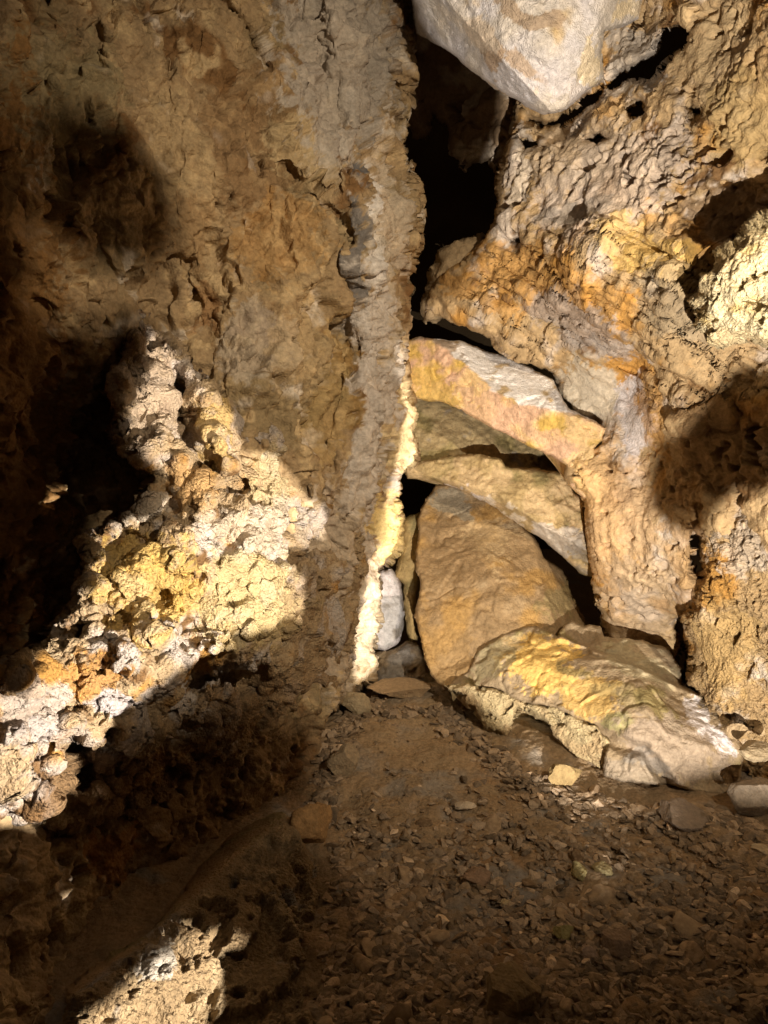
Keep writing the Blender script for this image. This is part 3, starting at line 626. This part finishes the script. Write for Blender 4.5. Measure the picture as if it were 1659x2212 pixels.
under = [(958, 1482), (1010, 1478), (1080, 1488), (1130, 1512), (1210, 1528), (1290, 1565), (1322, 1602), (1325, 1665), (1296, 1672), (1262, 1650), (1222, 1625), (1190, 1592), (1182, 1560), (1150, 1535), (1120, 1528), (1112, 1560), (1098, 1600), (1062, 1582), (1030, 1552), (1006, 1528), (985, 1508)]
def rel_under(P, X, Y, E): return r_popcorn(P, 0.035, 0.030, 141, None, 0.03, 0.024)+r_rough(P, .02, 20, 143)-0.06*sm(fbm(P, 14, 3, 142), 0.15, 0.35)
sheet('popcorn_crust', under, rbf([(960, 1490, 3.90), (1100, 1500, 3.73), (1080, 1580, 3.72), (1200, 1540, 3.56), (1220, 1620, 3.52), (1320, 1640, 3.35), (1310, 1600, 3.35)]), rel_under,
      lambda P, X, Y: paint(P, X, Y, (.60, .48, .28), [(SAND, 6, .1, .2)], [], 62), step=2.3*Q, edge=(10, 0.07), thick=0.35, warp=(8, 4), seed=24, parent=fb, mat=M_POP, cap=True)

# ================================================================== RIGHT POPCORN COLUMN and KNOB
colm = [(1560, 1020), (1600, 1000), (1959, 950), (1959, 1780), (1700, 1740), (1610, 1710), (1570, 1620), (1520, 1520), (1488, 1480), (1486, 1400), (1478, 1335), (1500, 1290), (1522, 1240), (1518, 1160), (1500, 1120), (1515, 1060)]
def rel_col(P, X, Y, E):
    pit = fbm(P*np.array([1, 1, .6]), 13, 3, 152)
    return r_popcorn(P, 0.042, 0.030, 151, None, 0.03, 0.024)-0.06*sm(pit, 0.22, 0.38)+r_rough(P, 0.05, 5, 153)
o = sheet('rock_pillar', colm, rbf([(1510, 1100, 3.45), (1490, 1400, 3.5), (1560, 1250, 3.25), (1659, 1050, 3.1), (1659, 1300, 3.1), (1659, 1560, 3.25), (1659, 1700, 3.25), (1540, 1520, 3.35), (1959, 1000, 2.4), (1959, 1600, 2.6), (1520, 1260, 3.3)]), rel_col,
      lambda P, X, Y: paint(P, X, Y, (.42, .29, .15), [(OCHRE, 3, .15, .2), (PALE, 5, .3, .2)], [(1570, 1400, 70, 120, 0, (.56, .38, .16), .6), (1610, 1150, 70, 90, 0, (.52, .43, .34), .8)], 63), step=2.3*Q, edge=(34, 0.2), thick=0.5, warp=(8, 9), seed=25, mat=M_POP)
tag(o, 'pitted tan popcorn-covered pillar at the right edge beside the fallen boulder', 'rock pillar')
knob = [(1662, 455), (1620, 480), (1590, 520), (1545, 545), (1545, 585), (1515, 600), (1518, 625), (1492, 650), (1512, 668), (1505, 700), (1530, 722), (1532, 740), (1560, 748), (1590, 738), (1625, 742), (1650, 752), (1700, 765), (1860, 740), (1900, 560), (1850, 430), (1740, 420)]
def rel_knob(P, X, Y, E):
    return r_popcorn(P, 0.034, 0.030, 161, None, 0.03, 0.02)+r_rough(P, 0.05, 8, 162)
o = sheet('popcorn_knob', knob, rbf([(1500, 660, 2.72), (1600, 500, 2.62), (1659, 470, 2.6), (1659, 600, 2.5), (1560, 740, 2.68), (1720, 600, 2.4), (1860, 600, 2.3)]), rel_knob,
      lambda P, X, Y: paint(P, X, Y, (.82, .70, .45), [(CREAM, 6, .1, .2), ((.62, .47, .22), 9, .25, .2)], [], 64), step=2.2*Q, edge=(36, 0.14), thick=0.3, warp=(7, 9), seed=26, mat=M_POP)
tag(o, 'glaring pale yellow knob of cave popcorn poking in from the right edge', 'popcorn knob')

# ================================================================== LOOSE STONES
import bmesh
def proto(seed, sub=4, flat=0.5, planes=11, rough=0.05, crop=1.0):
    bm = bmesh.new(); bmesh.ops.create_icosphere(bm, subdivisions=sub, radius=1.0)
    v = np.array([q.co[:] for q in bm.verts]); f = np.array([[q.index for q in t.verts] for t in bm.faces]); bm.free()
    rg = np.random.RandomState(seed)
    for _ in range(planes):
        n = rg.normal(size=3); n /= np.linalg.norm(n); d = rg.uniform(0.45, 0.85)
        h = v@n; v = v-np.outer(np.clip(h-d*crop, 0, 9), n)
    v = v*np.array([rg.uniform(.9, 1.2), rg.uniform(.65, .95), flat*rg.uniform(.8, 1.2)])
    if rough: v = v*(1+rough*fbm(v+seed, 2.5, 4, seed)[:, None]*2)
    v = v/np.abs(v[:, 0]).max()
    return v, f
def rotm(rx, ry, rz):
    from mathutils import Euler
    return np.array(Euler((rx, ry, rz)).to_matrix())
def stone(name, seed, px, py, wpx, colr, label, cat='stone', flat=0.5, tilt=0.12, rz=0, sink=0.3, mix=(), lift=0.0, deep=0.0, mat=M_ROCK):
    v, f = proto(seed, 5, flat, 12, 0.09)
    p = floor_pt(px, py); D = (p-CAM)@FWD
    D2 = D+deep; p = W(np.array(float(px)), np.array(float(py)), D2); r = wpx/2/(FW/2)*TH*D2
    v = (v*r)@rotm(tilt, tilt*0.7, rz).T
    v = v+p+np.array([0, r*0.5, -v[:, 2].min()*(1-sink)+lift])
    c = paint(v, v[:, 0]*300, v[:, 2]*300, colr, mix, [], seed)
    o = link_mesh(name, v, [f], c, mat)
    return tag(o, label, cat)
STONES = [
 (301, 1222, 1708, 100, (.32, .23, .11), 'rounded yellow stone tucked under the lower edge of the fallen boulder', .75, .1, .4),
 (302, 1288, 1722, 48, (.36, .26, .17), 'small brown stone just right of the rounded yellow stone', .7, .1, 1.),
 (303, 1006, 1752, 50, (.46, .38, .29), 'flat pale stone lying alone on bare floor in front of the fallen boulder', .35, .1, .1),
 (304, 1665, 1770, 170, (.25, .20, .15), 'grey brown stone block cut by the right edge, below the boulder', .7, .1, .3),
 (305, 1640, 1640, 90, (.32, .25, .16), 'tan stone at the right edge between boulder and pillar', .6, .1, .8),
 (322, 1600, 1600, 60, (.38, .28, .17), 'brown cobble wedged between the pillar foot and the boulder end', .8, .3, 2.1),
 (323, 1655, 1590, 50, (.44, .33, .20), 'small tan cobble on top of the tan stone at the pillar foot', .7, .2, .3),
 (306, 880, 1515, 180, (.40, .29, .18), 'flat brown slab stone at the foot of the upright slab', .22, .05, .1),
 (307, 772, 1545, 80, (.36, .29, .19), 'stone at the wall foot left of the flat slab stone', .75, .3, .5),
 (308, 735, 1680, 80, (.30, .23, .15), 'tall leaning stone at the foot of the left wall', 1.3, .35, .9),
 (309, 672, 1830, 150, (.30, .18, .08), 'smooth brown stone behind the tip of the dark foreground rock', .8, .2, .7),
 (310, 1219, 2030, 42, (.33, .28, .12), 'olive rounded stone in the lower rubble right of centre', .7, .1, .7),
 (311, 962, 1864, 24, (.48, .36, .27), 'small pinkish pale stone at the upper left of the rubble', .6, .1, .7),
 (312, 1279, 2080, 46, (.33, .24, .18), 'angular purplish stone below the olive rounded stone', .7, .2, .2),
 (313, 1092, 1958, 26, (.50, .38, .22), 'small light tan wedge stone in mid rubble', .6, .2, .2),
 (314, 1252, 1905, 56, (.30, .25, .12), 'greenish angular stone in the middle of the rubble', .8, .2, 1.2),
 (315, 1302, 1893, 64, (.32, .27, .15), 'light greenish flat stone right of the greenish angular stone', .5, .1, 1.9),
 (316, 1479, 1790, 120, (.24, .19, .15), 'broad greyish lump half buried below the boulder right end', .5, .1, .4),
 (317, 1344, 2070, 110, (.22, .15, .10), 'large dull brown stone in the lower right rubble', .45, .1, .6),
 (318, 1104, 2200, 130, (.20, .14, .07), 'dark pointed stone at the bottom edge of the picture', .9, .5, .6),
 (319, 1650, 1850, 50, (.42, .34, .24), 'pale flat stone at the right edge in the rubble', .4, .1, .6),
 (320, 1030, 1915, 60, (.26, .17, .11), 'dark reddish angular stone at left of the rubble', .6, .2, 2.6),
 (321, 1455, 1868, 34, (.36, .25, .14), 'upright narrow tan stone in the right rubble', 1.1, .3, 1.4)]
for sd, px, py, wp, cc, lb, fl, ti, rz in STONES:
    stone('stone', sd, px, py, wp, cc, lb, flat=fl, tilt=ti, rz=rz, deep=-0.5 if sd in (305, 322, 323) else 0)
FLOORPOLY = [(790, 1530), (900, 1520), (1000, 1525), (1110, 1640), (1280, 1725), (1560, 1745), (1670, 1790), (1900, 1840), (1950, 2260), (690, 2260), (700, 1930), (700, 1840), (745, 1700)]
def scatter(n, rg, dens):
    out = []
    while len(out) < n:
        px = rg.uniform(680, 1950, 4000); py = rg.uniform(1500, 2260, 4000)
        ok = (sdf(px, py, FLOORPOLY) > 2) & (rg.rand(4000) < dens(px, py))
        out += list(zip(px[ok], py[ok]))
    return np.array(out[:n])
rg = np.random.RandomState(5)
M_STONE = rock_material('loose_stone', attr=False, base=(.28, .20, .125))
protos = []
for k in range(9):
    v, f = proto(400+k, 3, rg.uniform(.22, .55), 11, 0.05)
    me = bpy.data.meshes.new('loose_stone'); me.from_pydata(v.tolist(), [], f.tolist()); me.polygons.foreach_set('use_smooth', [True]*len(f)); me.materials.append(M_STONE); me.update()
    protos.append(me)
pts = scatter(290, rg, lambda x, y: sm(y+(x-1200)*0.12, 1700, 1980)*0.9+0.06)
src = None
for i, (px, py) in enumerate(pts):
    o = bpy.data.objects.new('loose_stone', protos[0]) if src is None else src.copy()
    if src is None:
        src = o; tag(o, 'small angular brown stone lying loose among the rubble of the cave floor', 'stone', 'loose stones in the floor rubble')
    o.data = protos[i % 9]
    col.objects.link(o)
    p = floor_pt(px, py); r = 0.012+0.048*rg.rand()**2.4
    o.location = (p[0], p[1], p[2]+r*0.10); o.scale = (r, r, r*rg.uniform(.6, 1)); o.rotation_euler = (rg.normal()*0.3, rg.normal()*0.3, rg.uniform(0, 6.28))
gv, gf, gc, n0 = [], [], [], 0
gp = [proto(500+k, 2, rg.uniform(.2, .6), 9, 0.0, 0.75) for k in range(10)]
gpts = scatter(10500, rg, lambda x, y: sm(y+(x-1200)*0.15, 1560, 1950)*0.95+0.05)
rb = []
base_line = [(820, 1530), (960, 1530), (1040, 1600), (1110, 1660), (1200, 1700), (1300, 1735), (1450, 1750), (1560, 1760), (1659, 1800)]
foot_line = [(815, 1500), (760, 1540), (710, 1610), (700, 1700), (690, 1770)]
for a, b in list(zip(base_line[:-1], base_line[1:]))+list(zip(foot_line[:-1], foot_line[1:])):
    t = rg.rand(170); rb.append(np.stack([a[0]+(b[0]-a[0])*t+rg.normal(size=170)*14, a[1]+(b[1]-a[1])*t+np.abs(rg.normal(size=170))*16], 1))
gpts = np.concatenate([gpts]+rb)
gpos = floor_pt(gpts[:, 0], gpts[:, 1])
for i in range(len(gpos)):
    v, f = gp[i % 10]
    r = 0.005+0.026*rg.rand()**3
    if i >= 10500: r = 0.006+0.034*rg.rand()**2.2
    v = (v*r)@rotm(rg.normal()*.3, rg.normal()*.3, rg.uniform(0, 6.28)).T+gpos[i]+[0, 0, r*0.25]
    t = rg.rand(); c = np.array([.31, .23, .155])*(0.5+0.9*rg.rand())*(1-t*np.array([0, -.04, -.12]))
    if rg.rand() < 0.05: c = c*1.8
    gv.append(v); gf.append(f+n0); gc.append(np.tile(c, (len(v), 1))); n0 += len(v)
o = link_mesh('gravel', np.concatenate(gv), [np.concatenate(gf)], np.concatenate(gc), M_DUST, smooth=False)
tag(o, 'loose brown gravel and chips spread over the cave floor', 'gravel', kind='stuff')

# ================================================================== LAMPS
def lamp(name, loc, target, watts, colr, size_deg=70, blend=0.4, rad=0.01):
    L = bpy.data.lights.new(name, 'SPOT'); L.energy = watts; L.color = colr; L.spot_size = R_(size_deg); L.spot_blend = blend; L.shadow_soft_size = rad
    o = bpy.data.objects.new(name, L); col.objects.link(o); o.location = loc
    d = Vector(target)-Vector(loc); o.rotation_euler = d.to_track_quat('-Z', 'Y').to_euler(); return o
class Screen:  # unseen blocker, added only to shape a lamp's shadows
    """added out-of-view screen close to a lamp: shades everything except its cut-out gaps"""
    def __init__(s, origin, depth, t): s.origin = np.array(origin); s.depth = depth; s.t = t
    def __call__(s, X, Y, e):
        Wp = W(X, Y, s.depth(X, Y)); return s.origin+(Wp-s.origin)*s.t
L1 = (1.5, 0.6, 0.42); L2 = (0.45, -0.3, 0.30); L3 = (1.7, -0.2, 2.9)
win1 = [(296, 655), (330, 655), (360, 700), (440, 790), (500, 860), (530, 930), (590, 925), (620, 985), (650, 1035), (700, 1055), (715, 1120), (655, 1180), (610, 1195), (648, 1240), (652, 1340), (600, 1375), (540, 1402), (480, 1425), (400, 1452), (350, 1500), (260, 1600), (200, 1670),
        (150, 1770), (90, 1800), (-60, 1790), (-120, 1700), (-120, 1480), (-70, 1400), (10, 1310), (60, 1240), (85, 1160), (110, 1090), (230, 1055), (325, 1035), (262, 965), (235, 850), (282, 755)]
win2 = [(x-75, y-145) for x, y in [(452, 1945), (480, 1990), (500, 2060), (478, 2130), (482, 2430), (100, 2430), (170, 2190), (300, 2080), (400, 1990)]]
both = rbf(LEDGE_CTRL+[(100, 300, 2.5), (500, 300, 3.1), (850, 0, 4.05), (850, 500, 4.05), (870, 900, 4.1), (840, 1150, 4.15), (800, 1400, 4.2), (-200, 500, 2.0), (450, 2000, 2.15), (300, 2090, 1.86), (200, 2170, 1.68), (480, 2150, 1.98), (380, 2212, 1.78), (900, 1800, 3.0), (900, 2200, 2.1), (1000, 1200, 4.0)])
M_DARK = rock_material('dark_rock')
def dcol(P, X, Y): return paint(P, X, Y, (.014, .010, .007), [], [], 5)
def drel(P, X, Y, E): return 0.004*fbm(P, 12, 3, 7)
win3 = [(866, 800), (905, 800), (908, 1020), (880, 1130), (880, 1210), (835, 1245), (840, 1480), (772, 1495), (768, 1250), (806, 1200), (826, 1080), (856, 1020)]
def rockdepth(X, Y):
    el = sdf(X, Y, ledge_poly)
    inn = 0.16*(1-np.sqrt(np.clip(1-(1-np.clip(el/26, 0, 1))**2, 0, 1)))*sm(700-X, 0, 200)*sm(Y, 600, 700)
    bl = sm(sdf(X, Y, fore_poly), -50, 10)
    b0 = both(np.minimum(X, 1100), np.clip(Y, -300, 2400)); b0 = b0+(f_fore(X, Y)-b0)*bl
    return b0+np.where(el > 0, shape_ledge(X, Y)*0.7*sm(el, 0, 40), 0)+inn
def e1(X, Y): return np.minimum(-np.maximum(np.maximum(sdf(X, Y, win1), sdf(X, Y, win2)), sdf(X, Y, win3)), sdf(X, Y, [(-1500, -1200), (1850, -1200), (1850, 3300), (-1500, 3300)]))
o = sheet('shadow_screen', [(-1450, -1150), (1800, -1150), (1800, 3250), (-1450, 3250)], None, drel, dcol, step=4, thick=0.05, warp=(11, 6), seed=31, efield=e1, place=Screen(L1, rockdepth, 0.12), out=1.0)  # added screen, cut so the left lamp lights only the windows
tag(o, kind='structure')
allr = rbf(RIGHT_CTRL+[(860, 900, 4.1), (800, 1350, 4.2), (860, 100, 4.1), (700, 600, 3.5), (1520, 1060, 3.3), (1600, 1020, 3.1), (1680, 1020, 3.0), (1600, 1250, 3.15), (1000, 1600, 3.6), (1300, 1750, 3.2), (1000, 2200, 2.0)])
sh = [[(-1700, -1800), (840, -1800), (842, 300), (845, 800), (852, 950), (828, 1080), (800, 1200), (772, 1250), (770, 1490), (1000, 1510), (1120, 1620), (1250, 1705), (1420, 1735), (1640, 1790), (2500, 2000), (2500, 3500), (-1700, 3500)],
      [(840, -20), (890, 80), (960, 120), (1108, 225), (1100, 300), (1075, 400), (1062, 500), (1035, 560), (1000, 610), (960, 640), (900, 665), (840, 670)],
      [(1395, 1010), (1400, 1090), (1440, 1125), (1520, 1060), (1580, 1030), (1680, 1020), (1990, 1000), (1990, 760), (1560, 790), (1600, 800), (1530, 840), (1470, 900), (1420, 950)]]
def e2(X, Y):
    e = sdf(X, Y, sh[0])
    for s in sh[1:]: e = np.maximum(e, sdf(X, Y, s))
    return e
o = sheet('shadow_screen', [(-1500, -1600), (2150, -1600), (2150, 3300), (-1500, 3300)], None, drel, dcol, step=5, thick=0.05, warp=(12, 6), seed=32, efield=e2, place=Screen(L2, lambda X, Y: allr(np.minimum(X, 1700), Y), 0.09), out=1.0)  # added screen giving the second lamp its shadow outlines
tag(o, kind='structure')
KEY = (1.0, 0.89, 0.74)
lamp('floor_spotlight', L1, W(np.array(420.), np.array(1400.), np.array(2.7)), 1250, KEY, 88, 0.5, 0.003)
lamp('floor_spotlight', L2, W(np.array(1250.), np.array(800.), np.array(3.9)), 1220, KEY, 80, 0.3, 0.004)
# upper lamp, behind and above the viewer
sh3 = [[(65, 310), (150, 265), (260, 280), (345, 360), (355, 490), (300, 570), (180, 585), (80, 500)],
       [(-600, 800), (0, 790), (120, 740), (220, 690), (290, 690), (285, 760), (240, 850), (320, 1000), (300, 1100), (170, 1180), (120, 1350), (0, 1460), (100, 1700), (400, 1560), (560, 1500), (660, 1600), (660, 1740), (600, 1755), (580, 1800), (455, 1930), (480, 1960), (640, 1840), (700, 1860), (720, 1950), (700, 2700), (-600, 2700)]]
def e3(X, Y): return np.maximum(np.maximum(sdf(X, Y, sh3[0]), sdf(X, Y, sh3[1])), sdf(X, Y, [(-900, 190), (-10, 230), (30, 330), (45, 520), (25, 810), (-900, 820)]))
o = sheet('shadow_screen', [(-580, 200), (760, 200), (760, 2650), (-580, 2650)], None, drel, dcol, step=9, thick=0.05, warp=(16, 5), seed=33, efield=e3, place=Screen(L3, rockdepth, 0.12), out=1.0)  # added screen shading the left side from the upper lamp
tag(o, kind='structure')
o = sheet('shadow_screen', [(1250, 700), (2000, 700), (2000, 1250), (1250, 1250)], None, drel, dcol, step=9, thick=0.05, warp=(16, 5), seed=34, efield=lambda X, Y: sdf(X, Y, sh[2]), place=Screen(L3, lambda X, Y: allr(np.minimum(X, 1700), Y), 0.12), out=1.0)  # added screen for the upper lamp's round shadow at right
tag(o, kind='structure')
lamp('upper_spotlight', L3, W(np.array(1010.), np.array(800.), np.array(3.8)), 580, (1.0, 0.82, 0.58), 77, 1.0, 0.012)

# ================================================================== WORLD, CAMERA
w = bpy.data.worlds.new('World'); scene.world = w; w.use_nodes = True
w.node_tree.nodes['Background'].inputs['Color'].default_value = (1.0, 0.58, 0.28, 1); w.node_tree.nodes['Background'].inputs['Strength'].default_value = 0.035
cd = bpy.data.cameras.new('camera'); cam = bpy.data.objects.new('camera', cd); col.objects.link(cam)
cam.location = CAM; cam.rotation_euler = (math.pi/2-PITCH, 0, 0)
cd.sensor_fit = 'VERTICAL'; cd.sensor_height = 24; cd.lens = 12/TV; cd.clip_end = 100; cd.clip_start = 0.05
scene.camera = cam
scene.view_settings.view_transform = 'Standard'; scene.view_settings.look = 'None'; scene.view_settings.exposure = 0; scene.view_settings.gamma = 1
scene.render.engine = 'CYCLES'; scene.cycles.use_denoising = True; scene.cycles.max_bounces = 5; scene.cycles.sample_clamp_indirect = 3
